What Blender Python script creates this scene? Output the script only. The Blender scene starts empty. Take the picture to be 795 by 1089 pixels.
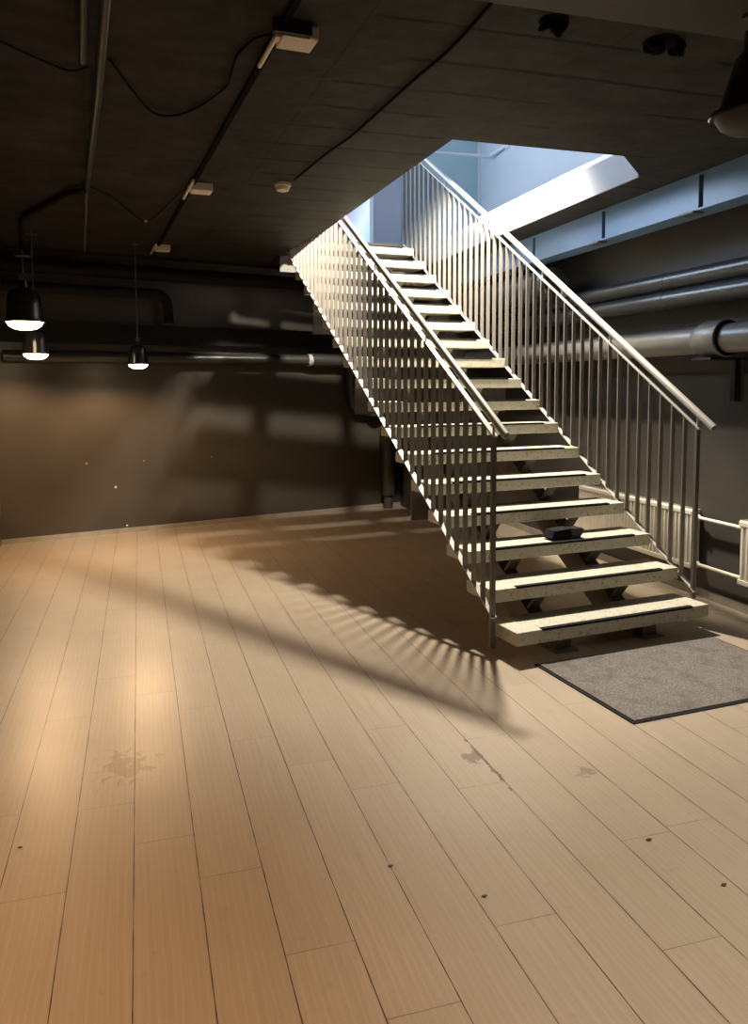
import bpy, bmesh, math, random
from mathutils import Vector, Matrix
random.seed(7)
S = bpy.context.scene
C = S.collection
PI = math.pi

# ------------------------------------------------------------------ camera, sky, light
def cam_axes(yaw, pitch, roll):
    cy, sy, cp, sp = math.cos(yaw), math.sin(yaw), math.cos(pitch), math.sin(pitch)
    f = Vector((sy*cp, cy*cp, sp)); r = Vector((cy, -sy, 0)); u = r.cross(f)
    return r*math.cos(roll)+u*math.sin(roll), -r*math.sin(roll)+u*math.cos(roll), f
r_, u_, f_ = cam_axes(.292, -.0812, -.0047)
cd = bpy.data.cameras.new('camera'); co = bpy.data.objects.new('camera', cd); C.objects.link(co)
M4 = Matrix((r_, u_, -f_)).transposed().to_4x4(); M4.translation = (0, 0, 1.4758)
co.matrix_world = M4
cd.sensor_fit = 'AUTO'; cd.sensor_width = 36; cd.lens = 27.4476; cd.shift_y = -.0612; cd.clip_start = .02
S.camera = co
S.view_settings.view_transform = 'Standard'; S.view_settings.look = 'None'
S.view_settings.gamma = 1; S.view_settings.use_curve_mapping = False
S.view_settings.exposure = 0.0
S.cycles.use_denoising = True
S.cycles.max_bounces = 8; S.cycles.diffuse_bounces = 5; S.cycles.glossy_bounces = 4
S.cycles.caustics_reflective = False; S.cycles.caustics_refractive = False
S.cycles.sample_clamp_indirect = 6
W = bpy.data.worlds.new('sky'); S.world = W; W.use_nodes = True
W.node_tree.nodes['Background'].inputs[0].default_value = (.55, .75, 1, 1)
W.node_tree.nodes['Background'].inputs[1].default_value = 1.0

def lamp(kind, name, loc, col, power, target=None, size=.1, angle=None, blend=.3, parent=None, sy=None):
    d = bpy.data.lights.new(name, kind); d.color = col; d.energy = power
    if kind == 'AREA':
        d.size = size
        if sy: d.shape = 'RECTANGLE'; d.size_y = sy
    else: d.shadow_soft_size = size
    if kind == 'SPOT': d.spot_size = math.radians(angle); d.spot_blend = blend
    o = bpy.data.objects.new(name, d); C.objects.link(o); o.location = loc
    if target is not None:
        o.rotation_euler = (Vector(target)-Vector(loc)).to_track_quat('-Z', 'Y').to_euler()
    if parent: o.parent = parent
    return o
WARM = (1, .62, .32); NEUT = (1, .80, .52); COOL = (.60, .78, 1)
# daylight through the glazed rear and side of the upper floor
lamp('AREA', 'rear_daylight', (.35, 9.2, 4.1), COOL, 330, (.8, 5.0, 3.2), 3.2, sy=2.0)
lamp('AREA', 'side_daylight', (-1.2, 5.8, 4.1), COOL, 90, (3, 5.8, 3.7), 4.5, sy=1.9)
# lamp of the upper floor above the stairwell
lamp('SPOT', 'stairwell_lamp', (2.55, 5.57, 3.9), (1, .90, .72), 1450, (2.4, 6.1, 1.9), .11, 117, .4)
# unseen spots added to light the near floor, cones shaped to its bright patches
lamp('SPOT', 'floor_fill', (-.8, 2.2, 2.1), WARM, 30, (-.8, 2.4, 0), .25, 130, .8)
lamp('SPOT', 'floor_fill', (2.4, 1.3, 2.3), (1, .92, .74), 270, (2.35, 1.5, 0), .2, 88, .5)
lamp('SPOT', 'floor_fill', (-.9, 1.1, 2.2), WARM, 215, (-.6, 1.5, 0), .3, 100, .9)

# ------------------------------------------------------------------ materials
def mat(name, col, rough=.5, metal=0., spec=.5, emit=None, estr=1):
    m = bpy.data.materials.new(name); m.use_nodes = True
    b = m.node_tree.nodes['Principled BSDF']
    b.inputs['Base Color'].default_value = (*col, 1); b.inputs['Roughness'].default_value = rough
    b.inputs['Metallic'].default_value = metal; b.inputs['Specular IOR Level'].default_value = spec
    if emit:
        b.inputs['Emission Color'].default_value = (*emit, 1); b.inputs['Emission Strength'].default_value = estr
    return m
class NT:
    def __init__(s, m): s.t = m.node_tree; s.b = s.t.nodes['Principled BSDF']
    def n(s, typ, **k):
        q = s.t.nodes.new(typ)
        for a, v in k.items():
            if a == 'inp':
                for i, x in v.items():
                    if hasattr(x, 'is_output'): s.t.links.new(x, q.inputs[i])
                    else: q.inputs[i].default_value = x
            else: setattr(q, a, v)
        return q
    def math(s, op, a, b=0., c=0.): return s.n('ShaderNodeMath', operation=op, inp={0: a, 1: b, 2: c}).outputs[0]
    def mix(s, fac, a, b, blend='MIX'):
        q = s.n('ShaderNodeMix', data_type='RGBA', blend_type=blend)
        for k, v in (('Factor', fac),):
            if hasattr(v, 'is_output'): s.t.links.new(v, q.inputs[0])
            else: q.inputs[0].default_value = v
        for i, v in ((6, a), (7, b)):
            if hasattr(v, 'is_output'): s.t.links.new(v, q.inputs[i])
            else: q.inputs[i].default_value = (*v, 1)
        return q.outputs[2]
    def ramp(s, v, stops, interp='LINEAR'):
        q = s.n('ShaderNodeValToRGB', inp={0: v}); e = q.color_ramp.elements
        q.color_ramp.interpolation = interp
        while len(e) < len(stops): e.new(.5)
        for k, (p, c) in enumerate(stops):
            e[k].position = p; e[k].color = (*c, 1) if not isinstance(c, (int, float)) else (c, c, c, 1)
        return q.outputs[0]
    def noise(s, vec, scale, detail=4, rough=.55, dist=0.):
        return s.n('ShaderNodeTexNoise', inp={'Vector': vec, 'Scale': scale, 'Detail': detail, 'Roughness': rough, 'Distortion': dist}).outputs[0]
    def obj(s): return s.n('ShaderNodeTexCoord').outputs['Object']
    def bump(s, h, strength=.2, dist=.01):
        s.t.links.new(s.n('ShaderNodeBump', inp={'Strength': strength, 'Distance': dist, 'Height': h}).outputs[0], s.b.inputs['Normal'])
    def col(s, c): s.t.links.new(c, s.b.inputs['Base Color'])
    def rgh(s, c): s.t.links.new(c, s.b.inputs['Roughness'])
    def mapv(s, v, sc): return s.n('ShaderNodeMapping', inp={'Vector': v, 'Scale': sc}).outputs[0]

def mottled(name, c1, c2, scale=6, rough=.5, metal=0., bump=.1, spec=.5, bscale=None):
    m = mat(name, c1, rough, metal, spec); t = NT(m); v = t.obj()
    f = t.noise(v, scale, 5)
    t.col(t.mix(t.ramp(f, [(.3, 0), (.7, 1)]), c1, c2))
    if bump: t.bump(t.noise(v, bscale or scale*8, 3), bump, .004)
    return m

def floor_mat():
    m = mat('wood_laminate', (.4, .3, .2), .42); t = NT(m); v = t.obj()
    sp = t.n('ShaderNodeSeparateXYZ', inp={0: v}); X, Y = sp.outputs[0], sp.outputs[1]
    kx = t.math('DIVIDE', t.math('ADD', X, .0536+.1891*20), .1891)
    row = t.math('FLOOR', kx); fx = t.math('FRACT', kx)
    wn = t.n('ShaderNodeTexWhiteNoise', noise_dimensions='1D', inp={'W': row}).outputs[0]
    ky = t.math('ADD', t.math('DIVIDE', Y, 1.28), t.math('MULTIPLY', wn, 7.0))
    fy = t.math('FRACT', ky); pid = t.math('FLOOR', ky)
    cid = t.n('ShaderNodeCombineXYZ', inp={0: row, 1: pid, 2: 0.}).outputs[0]
    rnd = t.n('ShaderNodeTexWhiteNoise', noise_dimensions='3D', inp={'Vector': cid}).outputs[0]
    # seams
    ex = t.math('MINIMUM', fx, t.math('SUBTRACT', 1., fx)); ex = t.math('MULTIPLY', ex, .1891)
    ey = t.math('MINIMUM', fy, t.math('SUBTRACT', 1., fy)); ey = t.math('MULTIPLY', ey, 1.28)
    wob = t.math('MULTIPLY', t.noise(v, 9, 3), .0030)
    sx = t.math('LESS_THAN', ex, wob)
    sy = t.math('LESS_THAN', ey, t.math('MULTIPLY', wob, .8))
    seam = t.math('MAXIMUM', sx, t.math('MULTIPLY', sy, .6))
    # grain
    off = t.n('ShaderNodeVectorMath', operation='ADD', inp={0: v, 1: t.n('ShaderNodeVectorMath', operation='SCALE', inp={0: cid, 'Scale': 3.7}).outputs[0]}).outputs[0]
    g1 = t.noise(t.mapv(off, (55, 2.2, 1)), 1.0, 5, .6, .4)
    wv = t.n('ShaderNodeTexWave', wave_type='RINGS', rings_direction='Z', inp={'Vector': t.mapv(off, (14, 1.5, 1)), 'Scale': 1.1, 'Distortion': 7.0, 'Detail': 3.0, 'Detail Scale': .8}).outputs[0]
    base = t.mix(t.ramp(g1, [(.32, 0), (.68, 1)]), (.338, .270, .205), (.375, .305, .238))
    base = t.mix(t.math('MULTIPLY', t.ramp(wv, [(.80, 0), (.97, 1)]), .22), base, (.47, .41, .33))
    base = t.mix(t.math('MULTIPLY', rnd, .12), base, (.25, .195, .145))
    big = t.noise(v, 1.4, 4)
    base = t.mix(t.math('MULTIPLY', t.ramp(big, [(.42, 0), (.72, 1)]), .25), base, (.25, .20, .15))
    # scuffs and scratches
    sc = t.noise(t.mapv(v, (1.3, 1.0, 1)), 16, 6, .7, 1.5)
    base = t.mix(t.math('MULTIPLY', t.ramp(sc, [(.60, 0), (.70, 1)]), .22), base, (.17, .125, .085))
    # worn patches of the finish
    def patch(x, y, rx, ry, thr, col, amt):
        nonlocal base
        dx = t.math('DIVIDE', t.math('SUBTRACT', X, x), rx); dy = t.math('DIVIDE', t.math('SUBTRACT', Y, y), ry)
        d = t.math('SQRT', t.math('ADD', t.math('MULTIPLY', dx, dx), t.math('MULTIPLY', dy, dy)))
        k = t.math('SUBTRACT', t.noise(t.mapv(v, (1, .8, 1)), 26, 5, .7, .8), t.math('MULTIPLY', d, .22))
        base = t.mix(t.math('MULTIPLY', t.math('GREATER_THAN', k, thr), amt), base, col)
    patch(-.09, 3.09, .13, .17, .38, (.13, .085, .05), .38)
    patch(1.235, 2.76, .035, .05, .30, (.14, .10, .06), .8)
    patch(1.60, 2.52, .05, .05, .36, (.16, .125, .085), .6)
    patch(1.268, 2.72, .010, .22, .33, (.10, .065, .04), .9)
    base = t.mix(seam, base, (.055, .036, .022))
    t.col(base)
    rr = t.math('ADD', t.math('MULTIPLY', g1, .16), t.math('MULTIPLY', big, .18))
    t.rgh(t.math('ADD', rr, .19))
    h = t.math('SUBTRACT', t.math('MULTIPLY', g1, .12), seam)
    t.bump(h, .25, .002)
    return m

def terrazzo():
    m = mat('terrazzo', (.6, .56, .44), .55); t = NT(m); v = t.obj()
    vo = t.n('ShaderNodeTexVoronoi', inp={'Vector': v, 'Scale': 75.}); 
    g = t.n('ShaderNodeSeparateColor', inp={0: vo.outputs['Color']}).outputs[0]
    c = t.ramp(g, [(0, (.50, .475, .40)), (.55, (.47, .445, .37)), (.82, (.42, .39, .315)), (.95, (.33, .295, .225))], 'CONSTANT')
    n = t.noise(v, 18, 4)
    c = t.mix(t.math('MULTIPLY', t.ramp(n, [(.66, 0), (.74, 1)]), .4), c, (.25, .215, .16))
    t.col(c); t.bump(t.noise(v, 60, 3), .12, .003)
    return m

def ceiling_mat():
    m = mat('black_painted_concrete', (.03, .027, .023), .7, spec=.15); t = NT(m); v = t.obj()
    n = t.ramp(t.math('ADD', t.math('MULTIPLY', t.noise(v, 4.5, 6, .7), .75), t.math('MULTIPLY', t.noise(t.mapv(v, (2.0, 12, 1)), 1.0, 4, .6), .25)), [(.36, 0), (.64, 1)])
    c = t.mix(n, (.018, .0162, .0138), (.046, .0418, .0355))
    # board marks run across the room
    sp = t.n('ShaderNodeSeparateXYZ', inp={0: v})
    wv = t.math('ADD', sp.outputs[1], t.math('MULTIPLY', t.noise(v, 2.2, 3), .05))
    fr = t.math('FRACT', t.math('MULTIPLY', wv, 3.3))
    ln = t.math('LESS_THAN', fr, t.math('MULTIPLY', t.noise(v, 7, 3), .17))
    brk = t.ramp(t.noise(t.mapv(v, (1.1, 3.3, 1)), 1.0, 2, .5), [(.46, 0), (.50, 1)])
    lx = t.math('MULTIPLY', t.math('MULTIPLY', ln, brk), t.ramp(t.math('MULTIPLY', sp.outputs[0], .5), [(.20, 0), (.45, 1)]))
    c = t.mix(t.math('MULTIPLY', lx, .95), c, (.002, .002, .002))
    wx = t.math('ADD', t.math('ADD', sp.outputs[0], t.math('MULTIPLY', sp.outputs[1], .05)), t.math('MULTIPLY', t.noise(v, 6, 3), .02))
    fx = t.math('LESS_THAN', t.math('FRACT', t.math('MULTIPLY', wx, 1.05)), .012)
    c = t.mix(t.math('MULTIPLY', fx, .6), c, (.015, .013, .012))
    t.col(c)
    h = t.math('SUBTRACT', t.noise(v, 14, 6, .7), lx)
    t.bump(h, .35, .01)
    return m

CHIPS = ((-.244, .47, .016), (-.508, .724, .010), (.036, .722, .006), (.734, .724, .007), (-.147, .068, .012))
def yb0(x): return 8.2962+math.tan(.2458)*x
def wall_mat(name, c1, c2, rough, chips=False):
    m = mat(name, c1, rough); t = NT(m); v = t.obj()
    c = t.mix(t.ramp(t.noise(v, 2.2, 5), [(.35, 0), (.7, 1)]), c1, c2)
    if chips:
        for x, z, r in CHIPS:
            d = t.n('ShaderNodeVectorMath', operation='DISTANCE', inp={0: v, 1: (x, yb0(x), z)}).outputs['Value']
            d = t.math('ADD', d, t.math('MULTIPLY', t.noise(v, 60, 2), r*.8))
            c = t.mix(t.math('LESS_THAN', d, r*1.2), c, (.55, .52, .47))
    t.col(c); t.bump(t.noise(v, 45, 4), .10, .004)
    return m

def mat_carpet():
    m = mat('carpet_grey', (.2, .18, .17), .95, spec=.1); t = NT(m); v = t.obj()
    c = t.mix(t.ramp(t.noise(v, 110, 3, .85), [(.35, 0), (.65, 1)]), (.085, .075, .072), (.235, .21, .20))
    c = t.mix(t.math('MULTIPLY', t.ramp(t.noise(v, 9, 4), [(.5, 0), (.68, 1)]), .55), c, (.09, .075, .07))
    t.col(c); t.bump(t.noise(v, 260, 2), .6, .004)
    return m

def window_glow_mat():  # emissive gradient put in for the colours seen in the upstairs glazing
    m = mat('glowing_window_colours', (.02, .02, .02), .3); t = NT(m); v = t.obj()
    sp = t.n('ShaderNodeSeparateXYZ', inp={0: v})
    f = t.math('ADD', sp.outputs[0], t.math('MULTIPLY', sp.outputs[2], -.45))
    f = t.math('ADD', f, t.math('MULTIPLY', t.noise(v, 3, 3), .12))
    c = t.ramp(t.math('ADD', t.math('MULTIPLY', f, 1.35), .45), [(.0, (.75, .30, .62)), (.20, (.80, .38, .75)), (.36, (.55, .72, 1.0)), (.55, (.85, 1.0, 1.0)), (.8, (.45, .80, 1.0)), (1, (.8, .95, 1))])
    t.t.links.new(c, t.b.inputs['Emission Color']); t.b.inputs['Emission Strength'].default_value = 1.0
    return m

M = dict(
    floor=floor_mat(), terrazzo=terrazzo(), ceil=ceiling_mat(),
    wall=wall_mat('dark_brown_gloss_paint', (.058, .050, .042), (.068, .060, .051), .36, True),
    wallr=wall_mat('dark_grey_paint', (.044, .040, .035), (.054, .049, .042), .55),
    rough=wall_mat('rough_dark_plaster', (.044, .039, .034), (.060, .052, .045), .6),
    white=wall_mat('white_emulsion', (.52, .53, .56), (.50, .51, .54), .6),
    lining=mottled('white_painted_edge', (.31, .31, .33), (.29, .29, .31), 5, .6, 0, .02),
    palewall=wall_mat('pale_blue_grey_paint', (.64, .67, .72), (.61, .64, .69), .6),
    smooth=mottled('dark_brown_smooth_paint', (.045, .039, .033), (.052, .045, .038), 4, .6, 0, .05),
    ductm=mottled('black_matt_duct', (.013, .012, .010), (.017, .015, .013), 4, .7, 0, .03, .15),
    lav=wall_mat('pale_lavender_paint', (.50, .50, .58), (.47, .48, .56), .5),
    teal=wall_mat('pale_teal_panel', (.48, .64, .68), (.43, .59, .64), .3),
    base=mottled('scuffed_pale_skirting', (.36, .33, .28), (.26, .24, .20), 8, .5, bump=.05),
    steel=mottled('grey_painted_steel', (.115, .108, .10), (.14, .132, .122), 12, .42, .0, .03),
    rail=mottled('galvanised_steel', (.50, .48, .445), (.46, .44, .41), 20, .45, .1, .03),
    baluster=mottled('taupe_painted_steel', (.175, .157, .142), (.205, .185, .168), 14, .45, .0, .02),
    darksteel=mottled('dark_brown_painted_steel', (.11, .092, .078), (.135, .113, .095), 8, .5, 0, .04),
    strip=mottled('black_rubber', (.012, .013, .014), (.022, .022, .024), 60, .9, 0, .1, .1),
    carpet=mat_carpet(),
    rad=mottled('cream_enamel', (.78, .74, .64), (.74, .70, .60), 5, .4, 0, .0),
    pipe=mottled('dark_grey_glossy_pipe_paint', (.048, .049, .052), (.062, .063, .066), 9, .30, 0, .12),
    soil=mottled('grey_gloss_painted_cast_iron', (.20, .19, .175), (.25, .235, .215), 7, .32, 0, .22, bscale=30),
    blackpipe=mottled('black_plastic_pipe', (.030, .029, .026), (.038, .036, .032), 9, .32, 0, .03),
    beam=mottled('grey_blue_beam_paint', (.15, .27, .47), (.13, .24, .43), 3, .34, 0, .05),
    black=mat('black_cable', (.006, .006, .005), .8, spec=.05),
    blackm=mottled('black_lamp_enamel', (.018, .018, .020), (.026, .026, .03), 10, .2, 0, .02),
    plast=mottled('off_white_plastic', (.80, .72, .62), (.74, .66, .56), 10, .5, 0, .0),
    ring=mat('pale_grey_ring', (.35, .35, .35), .5),
    glow=mat('lit_lens', (.9, .8, .6), .3, emit=(1, .74, .42), estr=24),
    lens=mat('frosted_lens', (.06, .06, .063), .4, spec=.2),
    window_glow=window_glow_mat(),
    whitem=mat('white_lacquered_metal', (.78, .80, .84), .35),
    dirt=mottled('brown_crumb', (.05, .035, .022), (.09, .06, .04), 40, .9, 0, .2),
)

# ------------------------------------------------------------------ mesh helpers
class MB:
    def __init__(s): s.bm = bmesh.new()
    def box(s, x0, x1, y0, y1, z0, z1, bev=0., m=None):
        g = bmesh.ops.create_cube(s.bm, size=1.)['verts']
        for v in g:
            v.co = Vector((x0+(v.co.x+.5)*(x1-x0), y0+(v.co.y+.5)*(y1-y0), z0+(v.co.z+.5)*(z1-z0)))
        if bev:
            es = list({e for v in g for e in v.link_edges})
            r = bmesh.ops.bevel(s.bm, geom=es, offset=bev, segments=2, affect='EDGES', profile=.5)
            if m: g = list({v for f in r['faces'] for v in f.verts} | {v for v in g if v.is_valid})
        if m:
            for v in g: v.co = m @ v.co
        return s
    def prism(s, pts, axis, a, b):
        """pts: 2-D outline; axis 'x' means pts are (y,z) extruded from x=a to x=b, 'y': (x,z), 'z': (x,y)"""
        def P(p, h): return {'x': (h, p[0], p[1]), 'y': (p[0], h, p[1]), 'z': (p[0], p[1], h)}[axis]
        lo = [s.bm.verts.new(P(p, a)) for p in pts]; hi = [s.bm.verts.new(P(p, b)) for p in pts]
        n = len(pts)
        s.bm.faces.new(lo); s.bm.faces.new(hi[::-1])
        for i in range(n): s.bm.faces.new((lo[i], hi[i], hi[(i+1) % n], lo[(i+1) % n]))
        return s
    def tube(s, pts, rad, seg=16, cap=True):
        pts = [Vector(p) for p in pts]; n = len(pts)
        rads = rad if isinstance(rad, (list, tuple)) else [rad]*n
        t0 = (pts[1]-pts[0]).normalized()
        up = Vector((0, 0, 1)) if abs(t0.z) < .9 else Vector((1, 0, 0))
        nrm = (up-t0*up.dot(t0)).normalized(); rings = []
        for i, p in enumerate(pts):
            a = (p-pts[i-1]).normalized() if i and (p-pts[i-1]).length > 1e-7 else None
            b = (pts[i+1]-p).normalized() if i < n-1 and (pts[i+1]-p).length > 1e-7 else None
            t = ((a or b)+(b or a)).normalized()
            nrm = (nrm-t*nrm.dot(t)).normalized(); bn = t.cross(nrm)
            k = 1.
            if a and b: k = 1/max(.6, math.cos(a.angle(b)/2))
            rings.append([s.bm.verts.new(p+(nrm*math.cos(2*PI*j/seg)+bn*math.sin(2*PI*j/seg))*rads[i]*(k if i else 1)) for j in range(seg)])
        for i in range(n-1):
            for j in range(seg):
                s.bm.faces.new((rings[i][j], rings[i][(j+1) % seg], rings[i+1][(j+1) % seg], rings[i+1][j]))
        if cap: s.bm.faces.new(rings[0][::-1]); s.bm.faces.new(rings[-1])
        return s
    def lathe(s, prof, c=(0, 0, 0), seg=32, closed=False):
        rings = []
        for r, z in prof:
            if r < 1e-6: rings.append([s.bm.verts.new((c[0], c[1], c[2]+z))])
            else: rings.append([s.bm.verts.new((c[0]+r*math.cos(2*PI*j/seg), c[1]+r*math.sin(2*PI*j/seg), c[2]+z)) for j in range(seg)])
        for a, b in zip(rings, rings[1:]):
            for j in range(seg):
                q = [a[j % len(a)], a[(j+1) % len(a)], b[(j+1) % len(b)], b[j % len(b)]]
                q = list(dict.fromkeys(q))
                if len(q) > 2: s.bm.faces.new(q)
        return s
    def build(s, name, m, parent=None, smooth=False):
        bmesh.ops.recalc_face_normals(s.bm, faces=s.bm.faces)
        me = bpy.data.meshes.new(name); s.bm.to_mesh(me); s.bm.free()
        me.materials.append(M[m] if isinstance(m, str) else m)
        if smooth:
            me.polygons.foreach_set('use_smooth', [True]*len(me.polygons))
            me.set_sharp_from_angle(angle=math.radians(40))
        o = bpy.data.objects.new(name, me); C.objects.link(o)
        if parent: o.parent = parent
        return o
def tag(o, label, cat, group=None):
    o['label'] = label; o['category'] = cat
    if group: o['group'] = group
    return o
def thing(name, label, cat, loc=(0, 0, 0), rz=0, group=None):
    o = bpy.data.objects.new(name, None); C.objects.link(o); o.location = loc; o.rotation_euler = (0, 0, rz)
    o.empty_display_size = .1
    return tag(o, label, cat, group)
def struct(o): o['kind'] = 'structure'; return o
def smooth_path(pts, n=8):
    P = [Vector(p) for p in pts]; P = [P[0]*2-P[1]]+P+[P[-1]*2-P[-2]]; out = []
    for i in range(1, len(P)-2):
        for k in range(n):
            t = k/n; a, b, c, d = P[i-1:i+3]
            out.append(.5*((2*b)+(-a+c)*t+(2*a-5*b+4*c-d)*t*t+(-a+3*b-3*c+d)*t**3))
    out.append(P[-2]); return out
def arc(c, r, a0, a1, ex, ey, n=8):
    c, ex, ey = Vector(c), Vector(ex), Vector(ey)
    return [c+ex*r*math.cos(a0+(a1-a0)*i/n)+ey*r*math.sin(a0+(a1-a0)*i/n) for i in range(n+1)]

# ------------------------------------------------------------------ setting: basement shell
ZC, ZF = 2.765, 2.972          # soffit and upper floor level
K = 1.0362                     # plan scale of everything measured on the soffit
def ck(pts): return [(p[0]*K, p[1]*K)+tuple(p[2:]) for p in pts]
XL, XR, YN = -1.27, 3.756, -1.6
TW = math.tan(.2458)
def yb(x): return 8.2962+TW*x  # back wall, slightly skewed to the planks
struct(MB().prism([(XL-.3, YN-.3), (XR+.3, YN-.3), (XR+.3, yb(XR+.3)+.3), (XL-.3, yb(XL-.3)+.3)], 'z', -.12, 0).build('floor', 'floor'))
struct(MB().prism([(XL-.2, yb(XL-.2)), (XR+.2, yb(XR+.2)), (XR+.2, yb(XR+.2)+.2), (XL-.2, yb(XL-.2)+.2)], 'z', 0, ZC).build('wall_back', 'wall'))
struct(MB().box(XL-.2, XL, YN, yb(XL), 0, ZC).build('wall_left', 'wall'))
struct(MB().box(XL, XR, YN-.2, YN, 0, ZC).build('wall_front', 'wall'))
mb = MB().box(XR, XR+.2, YN, yb(XR), 0, ZC)
struct(mb.build('wall_right', 'wallr'))
struct(MB().box(XR-.035, XR, YN, 8.0, .06, 1.54).build('wall_right_dado', 'rough'))
struct(MB().prism([(3.06, 8.05), (XR, 8.05), (XR, yb(XR)), (3.06, yb(3.06))], 'z', 0, ZC).build('wall_pier', 'wallr'))
# slab with the stair opening
HOLE = ck([(1.562, 3.79), (2.574, 3.80), (2.931, 4.148), (2.94, 8.1), (1.31, 8.1), (1.31, 7.53), (1.437, 7.5), (1.504, 5.36), (1.529, 4.61)])
bm = bmesh.new()
outer = [(XL-.2, YN-.2), (XR+.2, YN-.2), (XR+.2, yb(XR+.2)+.2), (XL-.2, yb(XL-.2)+.2)]
es = []
for loop in (outer, HOLE):
    vs = [bm.verts.new((x, y, ZC)) for x, y in loop]
    es += [bm.edges.new((vs[i], vs[(i+1) % len(vs)])) for i in range(len(vs))]
bmesh.ops.triangle_fill(bm, edges=es, use_beauty=True)
hp = HOLE
def inhole(p):
    c = False
    for (x1, y1), (x2, y2) in zip(hp, hp[1:]+hp[:1]):
        if (y1 > p.y) != (y2 > p.y) and p.x < (x2-x1)*(p.y-y1)/(y2-y1)+x1: c = not c
    return c
bad = [f for f in bm.faces if inhole(f.calc_center_median())]
if bad: bmesh.ops.delete(bm, geom=bad, context='FACES_ONLY')
r = bmesh.ops.extrude_face_region(bm, geom=bm.faces[:])
for v in r['geom']:
    if isinstance(v, bmesh.types.BMVert): v.co.z = ZF
mb = MB(); mb.bm.free(); mb.bm = bm
struct(mb.build('ceiling', 'ceil'))
struct(MB().box(3.024, 3.0445, 4.31, 8.38, ZC+.002, ZF+.004).build('trim_1', 'lining'))
struct(MB().box(3.05, 3.09, 4.31, 6.82, ZF+.004, ZF+.05, .004).build('trim_2', 'whitem'))
struct(MB().prism([(XL, yb(XL)-.012), (3.06, yb(3.06)-.012), (3.06, yb(3.06)), (XL, yb(XL))], 'z', 0, .045).build('baseboard_back', 'base'))
struct(MB().box(XR-.05, XR-.035, YN, 8.0, 0, .06).build('baseboard_right', 'base'))
# upper floor shell
struct(MB().box(4.2, 4.35, 2.0, 9.28, ZF, 5.7).build('wall_upstairs_right', 'palewall'))
struct(MB().box(3.10, 4.35, 9.28, 9.4, ZF, 5.7).build('wall_upstairs_panel', 'teal'))
struct(MB().box(4.17, 4.2, 9.25, 9.28, ZF, 5.7).build('trim_3', 'whitem'))
struct(MB().box(2.775, 3.12, 9.2, 9.28, ZF, 5.7).build('wall_upstairs_back', 'lav'))
struct(MB().box(-1.5, 2.1, 9.25, 9.4, ZF, 5.7).build('wall_upstairs_rear', 'white'))
struct(MB().box(-1.5, 4.35, 1.85, 2.0, ZF, 5.7).build('wall_upstairs_front', 'white'))
struct(MB().box(-1.5, 4.35, 1.85, 9.4, 5.7, 5.85).build('ceiling_upstairs', 'white'))
struct(MB().box(-1.5, -1.35, 2.0, 9.25, ZF, 5.7).build('wall_upstairs_left', 'white'))
struct(MB().box(2.75, 2.775, 9.19, 9.26, ZF, 5.7).build('trim_4', 'whitem'))
t = thing('window_stand_in', 'pink and pale blue glowing display panel standing in for glazing at the top of the stairs', 'window', (2.42, 9.23, ZF))
MB().box(-.31, .31, -.01, .01, .12, 1.6).build('glowing_pane', 'window_glow', t)  # self-lit pane stands in for daylight and reflections in the window
mb = MB(); mb.box(-.33, .33, -.015, .02, .08, .12); mb.box(-.33, .33, -.015, .02, 1.6, 1.64); mb.box(-.335, -.31, -.015, .02, .0, 1.64); mb.box(.31, .325, -.015, .02, .0, 1.64)
mb.build('frame', 'whitem', t)
t = thing('guard_bar', 'pale angled metal bar on the upstairs wall, seen above top of the right handrail', 'bar', (4.2, 8.5, 4.26))
MB().tube([(-.01, 0, 0), (-.06, .37, -.03), (-.78, .40, -.03)], .017, 12).build('bar', 'whitem', t, True)
MB().box(-.02, 0, -.04, .04, -.04, .04, .003).build('wall_plate', 'whitem', t)

# ------------------------------------------------------------------ staircase
ST_A = .1133
st = thing('staircase', 'open straight stair of pale terrazzo treads between grey steel bar railings', 'stairs', (3.2181, 3.793, 0), ST_A)
ca, sa = math.cos(ST_A), math.sin(ST_A)
def stw(u, v, z=0.): return Vector((3.2181+ca*u-sa*v, 3.793+sa*u+ca*v, z))
G, R, WD, D, TH = .2485, .17, 1.35, .2825, .075
treads = []
for i in range(17):
    mb = MB()
    mb.box(-WD, 0, i*G, i*G+D, R*(i+1)-TH, R*(i+1), .005)
    td = mb.build('tread', 'terrazzo', st); 
    mb = MB(); mb.box(-WD+.16, -.13, i*G-.002, i*G+.027, R*(i+1)-.001, R*(i+1)+.005, .0015); mb.box(-WD+.16, -.13, i*G-.003, i*G+.001, R*(i+1)-.008, R*(i+1)+.0045)
    mb.build('anti_slip_strip', 'strip', td)
    # V brackets standing on the two stringers
    for uc in (-.985, -.37):
        if i == 0: continue
        mb = MB(); zb = R*(i+1)-TH; v0 = i*G
        def top(v): return R/G*v-.098
        zz = max(.004, top(v0+.10)); vb = v0+.135
        zz = max(.004, top(vb)-.005)
        mb.prism([(v0+.045, zb), (v0+.065, zb), (vb+.02, zz), (vb, zz)], 'x', uc-.035, uc+.035)
        mb.box(uc-.035, uc+.035, v0+.045, v0+D-.03, zb-.008, zb)
        mb.build('bracket', 'steel', td)
slope = R/G
for uc in (-.985, -.37):
    c0, dp = -.098, .20
    v0 = (0-c0)/slope; v1 = (dp-c0)/slope
    ve = 4.2
    MB().prism([(v0, 0.001), (ve, slope*ve+c0), (ve, slope*ve+c0-dp), (v1, 0.001)], 'x', uc-.05, uc+.05).build('stringer', 'darksteel', st)
    MB().box(uc-.05, uc+.05, .085, .30, .010, R-TH-.0005, .003).build('foot_block', 'steel', st)
    # foot plate
    MB().box(uc-.075, uc+.075, v0-.10, v1+.05, .0, .010, .002).build('foot_plate', 'darksteel', st)
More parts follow.
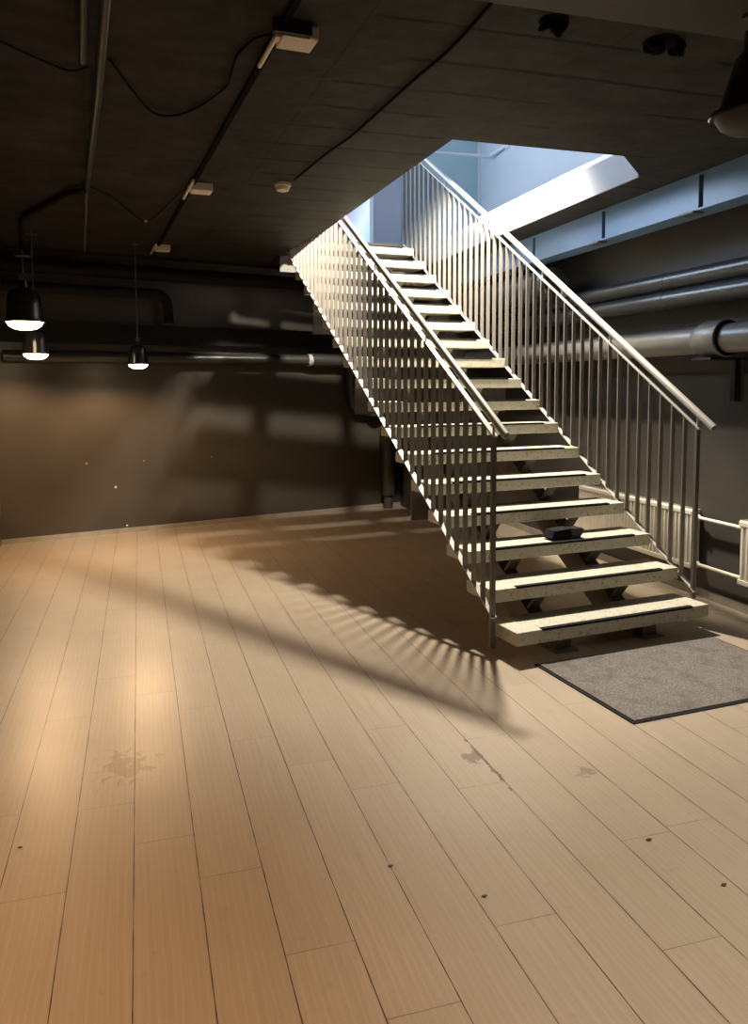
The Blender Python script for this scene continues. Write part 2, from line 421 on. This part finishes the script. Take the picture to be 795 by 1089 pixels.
# yokes under every fourth tread
for i in (4, 8, 12, 16):
    zb = R*(i+1)-TH; v = i*G+D-.03
    pts = [(-1.36, zb), (-1.36, zb-.20), (.01, zb-.20), (.01, zb), (-.085, zb)]
    pts += [(-.085-.22*math.sin(a), zb-.13*(1-math.cos(a))) for a in [PI/2*k/8 for k in range(1, 9)]]
    pts += [(-1.265+.22*math.sin(a), zb-.13*(1-math.cos(a))) for a in [PI/2*k/8 for k in range(8, -1, -1)]]
    MB().prism(pts, 'y', v, v+.012).build('cross_plate', 'steel', st)
# railings
def railing(uc, va, zlow, ztop, zfoot, vend, lab, vtop=None):
    vtop = vtop or vend
    rl = MB()
    sl = .675
    n = int((vend-va)/.1)
    def zt(v): return ztop+sl*(v-va)
    sb = .669 if vtop == vend else .684
    def zl(v): return zlow+sb*(v-va)
    # newel is the body of the railing
    rl.box(uc-.014, uc+.014, va-.010, va+.010, zfoot, zt(va)-.004, .001)
    root = rl.build('railing', 'steel', st)
    root['label'] = lab
    for k in range(1, n+1):
        v = va+.1*k
        mb = MB()
        w, h = .0045, .015
        ta, tb = (zt(v-w)-.002, zt(v+w)-.002) if v < vtop else (ZC-.001, ZC-.001)
        if ta < zl(v+w)+.02: continue
        mb.prism([(v-w, zl(v-w)+.003), (v+w, zl(v+w)+.003), (v+w, tb), (v-w, ta)], 'x', uc-h, uc+h)
        mb.build('baluster', 'baluster', root)
    def flat(z, name, wd, th, m, ve, e0=0.):
        vend = ve
        MB().prism([(va-.02+e0, z(va-.02+e0)-th/2), (vend, z(vend)-th/2), (vend, z(vend)+th/2), (va-.02+e0, z(va-.02+e0)+th/2)], 'x', uc-wd/2, uc+wd/2).build(name, m, root)
    flat(zl, 'bottom_rail', .034, .008, 'rail', vend if vtop == vend else 3.9); flat(zt, 'top_rail', .030, .010, 'rail', vtop)
    def zh(v): return zt(v)+.082
    a, b = Vector((uc, va-.125, zh(va-.125))), Vector((uc, vtop, zh(vtop)))
    mb = MB(); d = (b-a).normalized()
    mb.tube([a, b], .0215, 24, True)
    # dark disc painted in for the shaded hollow at the lower end
    hr = mb.build('handrail', 'rail', root, True)
    MB().tube([a-d*.0015, a+d*.001], .017, 20).build('rail_mouth_shade', 'darksteel', hr, True)
    v = va
    while v < vtop:
        MB().tube([(uc, v, zt(v)), (uc, v, zh(v))], .007, 10).build('handrail_pin', 'rail', root, True); v += .8
    return root
railing(-1.378, .20, .222, 1.213, .03, 4.25, 'left railing with newel at the end of the lowest tread', 2.85)
railing(.014, .14, .226, 1.221, .17, 4.25, 'right railing standing on the lowest tread')
# landing edge behind the last tread
struct(MB().prism([stw(-WD-.02, 4.24)[:2], stw(.0, 4.24)[:2], (3.02, 8.38), (1.37, 8.38)], 'z', ZF-.10, ZF-.004).build('floor_upstairs', 'steel'))

# ------------------------------------------------------------------ mat and item on the stair
t = thing('door_mat', 'grey brown carpet mat with dark rubber edge lying before the stairs', 'mat', (1.965, 3.59, 0), math.atan2(.09, 1.21))
WX, WY = 1.213, .765
MB().box(0, WX, -WY, .02, 0, .006, .002).build('rubber_edge', 'strip', t)
MB().box(.018, WX-.018, -WY+.018, .004, .006, .011, .002).build('carpet', 'carpet', t)

t = thing('pouch', 'small black pouch lying on the third tread from the floor', 'pouch', stw(-.62, .60, .515), ST_A)
mb = MB()
mb.box(-.115, .045, -.055, .055, .0, .062, .016)
for v in mb.bm.verts:
    if v.co.z > .03: v.co.x *= .86; v.co.y *= .9; v.co.z += .006*math.sin(v.co.x*30)
mb.build('body', 'strip', t, True)
mb = MB()
mb.prism([(.035, .004), (.10, .0), (.135, .050), (.11, .064), (.05, .060)], 'y', -.05, .035)
mb.build('flap', 'blackm', t)

# ------------------------------------------------------------------ radiators on the right wall
XW = XR-.035
def radiator(y0, y1, z0, z1, label):
    L = y1-y0
    t = thing('radiator', label, 'radiator', (XW-.075, y0, z0))
    H = z1-z0; mb = MB(); n = int(L/.04); st_ = L/n
    # fluted front panel, profile along y
    pts = []
    for k in range(n):
        a = k*st_
        pts += [(0.0, a+.004), (0.0, a+st_*.45), (.012, a+st_*.58), (.012, a+st_*.86)]
    prof = pts+[(.03, L), (.03, 0)]
    for (za, zb_) in ((.035, H-.035),):
        mb.prism([(p[0], p[1]) for p in prof], 'z', za, zb_)
    mb.box(-.003, .03, 0, L, 0, .035, .006); mb.box(-.003, .03, 0, L, H-.035, H, .006)
    mb.build('panel', 'rad', t)
    mb = MB(); mb.box(.005, .068, .0, L, H, H+.006, .001)
    for k in range(int(L/.03)): pass
    g = mb.build('top_grille', 'rad', t)
    mb = MB(); k = .03
    while k < L-.02:
        mb.box(.012, .060, k, k+.012, H+.0055, H+.0075); k += .026
    mb.build('slot_shade', 'strip', g)  # raised black bars give the shade inside the grille openings
    MB().box(.045, .068, 0, L, .01, H-.005, .004).build('back_panel', 'rad', t)
    for yy in (.12, L-.12): MB().box(.06, .0745, yy, yy+.03, .1, H-.1).build('hanger', 'steel', t)
    return t
radiator(4.49, 6.60, .195, .605, 'cream fluted panel radiator seen behind the right stair railing')
radiator(2.85, 4.05, .195, .605, 'cream fluted panel radiator cut off by right edge, before the stairs')
def heating_pipe(z, label):
    t = thing('heating_pipe', label, 'pipe', (XW-.055, 4.05, z))
    MB().tube([(0, -.01, 0), (0, .45, 0)], .0125, 14).build('pipe', 'rad', t, True)
    MB().tube([(0, .385, 0), (0, .395, 0), (0, .43, 0), (0, .44, 0)], [.016, .022, .022, .016], 14).build('union_nut', 'rad', t, True)
heating_pipe(.56, 'upper cream heating pipe joining the two radiators')
heating_pipe(.235, 'lower cream heating pipe joining the two radiators')

# ------------------------------------------------------------------ beam and pipes along the right wall
t = thing('steel_beam', 'long blue grey steel beam under the ceiling above the right wall pipes', 'beam', (3.316, 0, 2.5415))
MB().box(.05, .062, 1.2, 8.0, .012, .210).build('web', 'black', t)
MB().box(.0, .17, 1.2, 8.0, 0, .012).build('flange', 'beam', t); MB().box(.0, .17, 1.2, 8.0, .210, .2225).build('flange', 'beam', t)
ys = [1.2, 1.98, 3.04, 4.096, 5.14, 6.20, 7.25, 8.0]
for y0, y1 in zip(ys, ys[1:]):
    MB().prism([(.045, y0+.012), (.045, y1-.05), (.03, y1-.028), (.008, y1-.022), (.0, y1-.03), (.0, y0+.012)], 'z', .012, .210).build('face_plate', 'beam', t)
for y in (3.07, 4.13, 5.17):
    MB().box(-.02, .06, y+.0, y+.14, -.012, 0).build('clip_plate', 'darksteel', t)

def bumpy_pipe(name, label, x, z, rad, y0, y1, m, coll=None):
    t = thing(name, label, 'pipe', (x, y0, z))
    MB().tube([(0, 0, 0), (0, y1-y0, 0)], rad, 28).build('pipe', m, t, True)
    for y in coll or []:
        MB().tube([(0, y-y0-.012, 0), (0, y-y0, 0), (0, y-y0+.012, 0)], [rad+.001, rad+.004, rad+.001], 28).build('weld_seam', m, t, True)
    return t
bumpy_pipe('water_pipe', 'upper of the twin dark grey pipes along the right wall', 3.60, 2.200, .058, 1.0, 8.05, 'pipe', (4.75,))
bumpy_pipe('water_pipe', 'lower of the twin dark grey pipes along the right wall', 3.60, 2.068, .064, 1.0, 8.05, 'pipe', (4.75,))
t = thing('soil_pipe', 'thick pale grey waste pipe with wide socket on the right wall, lowest of the pipes', 'pipe', (3.56, 1.0, 1.765))
MB().tube([(0, 0, 0), (0, 7.05, 0)], .092, 32).build('pipe', 'soil', t, True)
MB().tube([(0, 3.10, 0), (0, 3.104, 0), (0, 3.13, 0), (0, 3.27, 0), (0, 3.31, 0), (0, 3.35, 0)], [.112, .117, .120, .120, .108, .093], 32).build('socket', 'soil', t, True)
MB().tube([(0, 3.088, 0), (0, 3.101, 0)], .111, 32).build('socket_gap_shade', 'black', t, True)  # black ring put in for the shade inside the open socket
mb = MB(); mb.box(-.11, .16, 3.12, 3.30, -.135, -.119); mb.box(.115, .16, 3.16, 3.20, -.40, -.119)
mb.build('wall_bracket', 'blackm', t)
t = thing('duct', 'short wide dark pipe end below the blue grey beam behind the right handrail', 'pipe', (3.42, 6.0, 2.345))
MB().tube([(0, 2.05, 0), (0, .10, 0), (0, .03, 0), (0, 0, 0)], [.135, .135, .13, .11], 32).build('pipe', 'pipe', t, True)
MB().tube([(0, .16, 0), (0, .20, 0)], .145, 32).build('clamp', 'pipe', t, True)
MB().box(.05, .09, -.03, 0, -.12, -.05, .004).build('tag', 'plast', t)

# ------------------------------------------------------------------ pipes on the back wall
BA = .2458
def bw(s_, off, z):        # s_ = world x along the wall, off = distance in front of it
    return Vector((s_+off*math.sin(BA), yb(s_)-off*math.cos(BA), z))
t = thing('drain_pipe', 'black plastic waste pipe along the back wall, dropping by bends to the floor', 'pipe', bw(2.36, .09, 0), BA)
o0 = Vector(bw(2.36, .09, 0))
def L(s_, off, z):         # local coords of that thing
    d = bw(s_, off, z)-o0; c, s = math.cos(-BA), math.sin(-BA)
    return Vector((d.x*c-d.y*s, d.x*s+d.y*c, d.z))
MB().tube([L(XL+.06, .09, 1.765), L(1.80, .09, 1.765)], .058, 22).build('pipe', 'blackpipe', t, True)
MB().tube([L(1.80, .09, 1.765), L(1.85, .09, 1.765)], .070, 22).build('white_ring', 'ring', t, True)
MB().tube([L(1.85, .09, 1.765), L(2.28, .09, 1.765)], .078, 22).build('coupling', 'blackpipe', t, True)
p = [L(2.20, .09, 1.76)]+arc(L(2.28, .09, 1.66), .10, PI/2, 0, (1, 0, 0), (0, 0, 1))+[L(2.38, .09, 1.36)]
p += arc(L(2.50, .09, 1.33), .12, PI, PI*1.5, (1, 0, 0), (0, 0, 1))+[L(2.62, .09, 1.21)]
MB().tube(p, .078, 22).build('swan_bend', 'blackpipe', t, True)
MB().tube([L(2.38, .09, 1.55), L(2.38, .09, 1.40)], .092, 22).build('collar', 'blackpipe', t, True)
p = [L(2.56, .09, 1.21)]+arc(L(2.72, .09, 1.09), .12, PI/2, 0, (1, 0, 0), (0, 0, 1))+[L(2.84, .09, .95), L(2.84, .09, .16)]
MB().tube(p, .078, 22).build('down_pipe', 'blackpipe', t, True)
MB().tube([L(2.84, .09, .93), L(2.84, .09, .78)], .095, 22).build('collar', 'blackpipe', t, True)
MB().tube([L(2.84, .09, 0.001), L(2.84, .09, .16)], .055, 16).build('floor_stub', 'rough', t, True)
MB().tube([L(2.66, .09, 1.30), L(2.66, .09, 1.12)], .09, 22).build('collar', 'blackpipe', t, True)
o = MB().prism([bw(XL, .0, 0)[:2], bw(3.0, 0, 0)[:2], bw(3.0, .10, 0)[:2], bw(XL, .10, 0)[:2]], 'z', 1.90, 2.09).build('cable_duct', 'ductm')
tag(o, 'long dark boxed duct along the back wall above the waste pipe', 'duct')
p = [bw(-1.2, .16, 2.40)]+arc(bw(.15, .16, 2.28), .12, PI/2, 0, (math.cos(BA), math.sin(BA), 0), (0, 0, 1))+[bw(.275, .16, 2.11)]
p = [Vector(q) for q in p]
o = MB().tube(p, .05, 18).build('bent_pipe', 'ductm', None, True)
tag(o, 'faint black pipe with a bend high on the back wall, above the boxed duct', 'pipe')
o = MB().tube([bw(-1.2, .13, 2.60), bw(2.4, .13, 2.60)], .07, 18).build('ceiling_pipe', 'ductm', None, True)
tag(o, 'black pipe running along the back wall just under the ceiling', 'pipe')

# ------------------------------------------------------------------ things on the ceiling
o = MB().box(XL+.02, XR-.02, 1.25, 2.30, 2.65, ZC-.001, .006).build('ceiling_beam', 'smooth')
tag(o, 'dark downstand concrete beam crossing the ceiling at the top right corner', 'beam')
for x, y, w, lab in ((1.446, 2.575, .10, 'black lump standing in for a broken hole in the ceiling left of the hanging lamp, nearer the cable'), (1.925, 2.615, .13, 'black lump standing in for a broken hole in the ceiling right beside the hanging lamp')):
    mb = MB()
    for k in range(7):
        a = random.uniform(0, PI*2); rr = w*random.uniform(.2, .6)
        px, py = x+rr*math.cos(a), y+.5*rr*math.sin(a)
        mb.tube(smooth_path([(px, py, ZC), (px+random.uniform(-.03, .03), py+random.uniform(-.02, .02), ZC-.02), (px+random.uniform(-.05, .05), py+random.uniform(-.03, .03), ZC-random.uniform(.02, .05))], 4), [.012]*8+[.004], 8)
    mb.lathe([(0, 0), (w*.55, -.001), (w*.42, -.012), (0, -.016)], (x, y, ZC), 12)  # black lump and strands stand in for the dark inside the broken hole
    tag(mb.build('ceiling_hole', 'black'), lab, 'cable end')
o = MB().prism(ck([(.528, 2.3), (.552, 2.3), (.182, 7.7), (.158, 7.7)]), 'z', ZC-.018, ZC-.001).build('cable_trunking', 'black')
tag(o, 'thin black cable trunking running along the ceiling through the white boxes', 'trunking')
def junction(x, y, s, lab, both):
    t = thing('junction_box', lab, 'box', (x*K, y*K, ZC-.001), .068)
    MB().box(.0, .13*s, -.06*s, .06*s, -.05, 0, .006).build('box', 'plast', t)
    mb = MB(); mb.tube([(-.012, -.0, -.03), (-.012, .28, -.03)], .010, 10)
    if both: mb.tube([(-.012, 0, -.03), (-.012, -.2, -.03)], .010, 10)
    mb.build('conduit_stub', 'plast', t, True)
    MB().box(-.02, .02, -.025, .025, -.044, -.012, .003).build('gland', 'plast', t)
    return t
junction(.505, 2.80, 1.0, 'largest off white junction box on the ceiling, nearest the top edge', False)
MB().box(-.04, .10, -.085, -.055, -.05, 0, .004).build('bracket', 'blackm', bpy.data.objects['junction_box'])
junction(.345, 5.03, 1.0, 'off white junction box on the ceiling between the other two, left of the smoke detector', True)
junction(.178, 7.25, 1.0, 'smallest looking off white junction box, farthest along the ceiling above the back wall', True)
t = thing('smoke_detector', 'round off white smoke detector on the dark ceiling left of the opening', 'detector', (.885*K, 4.87*K, ZC-.001))
MB().lathe([(0, 0), (.052, 0), (.052, -.018), (.047, -.022), (0, -.022)], seg=28).build('base', 'plast', t, True)
MB().lathe([(0, -.022), (.040, -.022), (.044, -.032), (.038, -.046), (.02, -.052), (0, -.053)], seg=28).build('sensor_head', 'plast', t, True)
def cable(pts, rad, lab, name='cable'):
    return tag(MB().tube(smooth_path(ck(pts), 6), rad, 8).build(name, 'black', None, True), lab, 'cable')
zc = ZC-.014
cable([(.93, 4.72, zc), (.99, 4.17, zc), (1.04, 3.85, zc), (1.07, 3.49, zc), (1.10, 3.08, zc), (1.13, 2.75, zc), (1.125, 2.28, zc)], .007, 'thick black cable along the ceiling from the smoke detector toward the downstand beam')
cable([(-.07, 3.2, zc), (.01, 3.5, zc), (.10, 3.70, zc-.02), (.203, 3.76, zc), (.30, 3.60, zc), (.38, 3.36, zc), (.385, 3.2, zc), (.39, 3.03, zc), (.43, 2.88, zc), (.485, 2.80, zc-.01)], .005, 'black cable sagging in a loop from the ceiling pipe to the largest junction box')
cable([(-.44, 3.15, zc), (-.31, 3.29, zc), (-.22, 3.36, zc), (-.15, 3.30, zc)], .004, 'black cable at top left corner of the ceiling, left of the pipes')
cable([(-.26, 5.2, zc), (-.13, 5.45, zc), (.0, 5.95, zc), (.09, 6.2, zc), (.17, 5.9, zc), (.30, 5.15, zc)], .003, 'thin cable on the ceiling reaching the small white knob')
o = MB().lathe([(0, 0), (.016, -.002), (.016, -.012), (0, -.018)], (.093, 6.42, ZC-.001), 12).build('ceiling_rose', 'plast', None, True)
tag(o, 'tiny white cable rose on the dark ceiling between lamps and junction boxes', 'ceiling rose')
o = MB().tube(ck([(-.035, 2.3, ZC-.045), (-.13, 3.57, ZC-.045), (-.265, 5.15, ZC-.045)]), .017, 16).build('ceiling_pipe', 'pipe', None, True)
tag(o, 'dark painted pipe running along the ceiling at the left, longer of two', 'pipe')
o = MB().tube(ck([(-.265, 5.16, ZC-.02), (-.43, 7.6, ZC-.02)]), .010, 10).build('conduit', 'darksteel', None, True)
tag(o, 'thin dark conduit on the ceiling continuing the long pipe toward the back wall', 'conduit')
o = MB().tube(ck([(-.105, 2.3, ZC-.035), (-.165, 3.2, ZC-.035)]), .014, 16).build('ceiling_pipe', 'pipe', None, True)
tag(o, 'short dark pipe on the ceiling at the left, beside the longer one', 'pipe')
o = MB().tube([(-.285, 5.36, ZC-.04), (-.295, 5.42, ZC-.04), (-.385, 5.53, ZC-.03), (-.78, 6.42, ZC-.03), (-.80, 6.46, ZC-.04), (-.806, 6.47, ZC-.09), (-.806, 6.47, ZC-.26)], .020, 14).build('lamp_arm', 'ductm', None, True)
tag(o, 'black bent pipe arm on the ceiling from which the left lamp hangs', 'arm')

# ------------------------------------------------------------------ pendant lamps
SHADE = [(.128, 0), (.130, .006), (.128, .014), (.117, .018), (.112, .06), (.106, .12), (.099, .175), (.086, .205), (.05, .222), (.028, .228), (.026, .262), (.014, .270), (0, .270)]
def pendant(loc, ztop, lab, lit=True, power=60, col=WARM, dome=.05, hook=True, sc=1., prof=None):
    t = thing('pendant_lamp', lab, 'lamp', loc, 0, 'black pendant lamps'); t.scale = (sc, sc, sc)
    mb = MB(); mb.lathe(prof or SHADE, seg=40); mb.lathe([(.128, 0), (.114, .004), (.108, .02), (.0, .02)], seg=40)
    mb.build('shade', 'blackm', t, True)
    MB().lathe([(.114, .004), (.098, -dome*.45), (.07, -dome*.8), (.035, -dome*.97), (0, -dome)], seg=36).build('lens', 'glow' if lit else 'lens', t, True)
    h = (ztop-loc[2])/sc
    mb = MB(); mb.tube([(0, 0, .268), (0, 0, h)], .006, 8)
    mb.tube(arc((0, 0, .295), .022, 0, 2*PI, (1, 0, 0), (0, 0, 1), 16), .005, 8)
    mb.box(-.045, .045, -.012, .012, h-.045, h-.03, .002) if hook else None
    mb.build('suspension', 'darksteel', t, True)
    if lit: lamp('SPOT', 'bulb', (0, 0, -dome-.02), col, power, (0, 0, -3), .07, 168, .35, t)
    return t
pendant((-.806, 6.47, 1.965), ZC-.26, 'biggest of the lit black lamps, hanging from the bent arm at the left edge', True, 18, sc=1.15)
pendant((-.808, 7.08, 1.75), ZC, 'lit black lamp right below and behind the biggest lamp, by left wall', True, 68, sc=.88)
pendant((.006, 7.35, 1.675), ZC, 'lit black lamp hanging alone before the middle of the back wall', True, 72, sc=.76)
pendant((1.875, 2.08, 2.31), 2.65, 'unlit black lamp hanging from the downstand beam at the right edge', False, prof=[(.128, 0), (.131, .006), (.128, .016), (.104, .022), (.100, .035), (.058, .178), (.036, .205), (.032, .262), (.014, .270), (0, .270)])

# ------------------------------------------------------------------ crumbs on the floor
for k, (x, y, s, lab) in enumerate(((1.547, 2.065, .012, 'dark crumb on the floor right of centre, below the mat'), (.918, 1.965, .010, 'dark crumb on the floor near the bottom centre of the photo'), (1.615, 1.804, .011, 'dark crumb on the floor nearest the bottom right corner'), (.702, 2.18, .010, 'dark crumb on the floor on a plank joint left of centre'), (-.405, 2.625, .009, 'dark crumb on the floor at the left edge'))):
    mb = MB(); g = bmesh.ops.create_icosphere(mb.bm, subdivisions=2, radius=s*.7)['verts']
    for v in g: v.co = Vector((x+v.co.x*(1.2+.3*math.sin(v.co.y*400)), y+v.co.y*.7, s*.35+v.co.z*.35))
    tag(mb.build('crumb', 'dirt', None, True), lab, 'crumb', 'crumbs on the floor')

# ------------------------------------------------------------------ repeats share a group
GROUPS = dict(junction_box='white junction boxes on the ceiling', radiator='cream radiators on the right wall', water_pipe='twin pipes on the right wall',
              heating_pipe='pipes between the radiators', cable='black cables on the ceiling', ceiling_hole='dark broken holes in the ceiling', ceiling_pipe='dark pipes under the ceiling')
for o in bpy.data.objects:
    g = GROUPS.get(o.name.split('.')[0])
    if g and 'label' in o and not o.parent: o['group'] = g
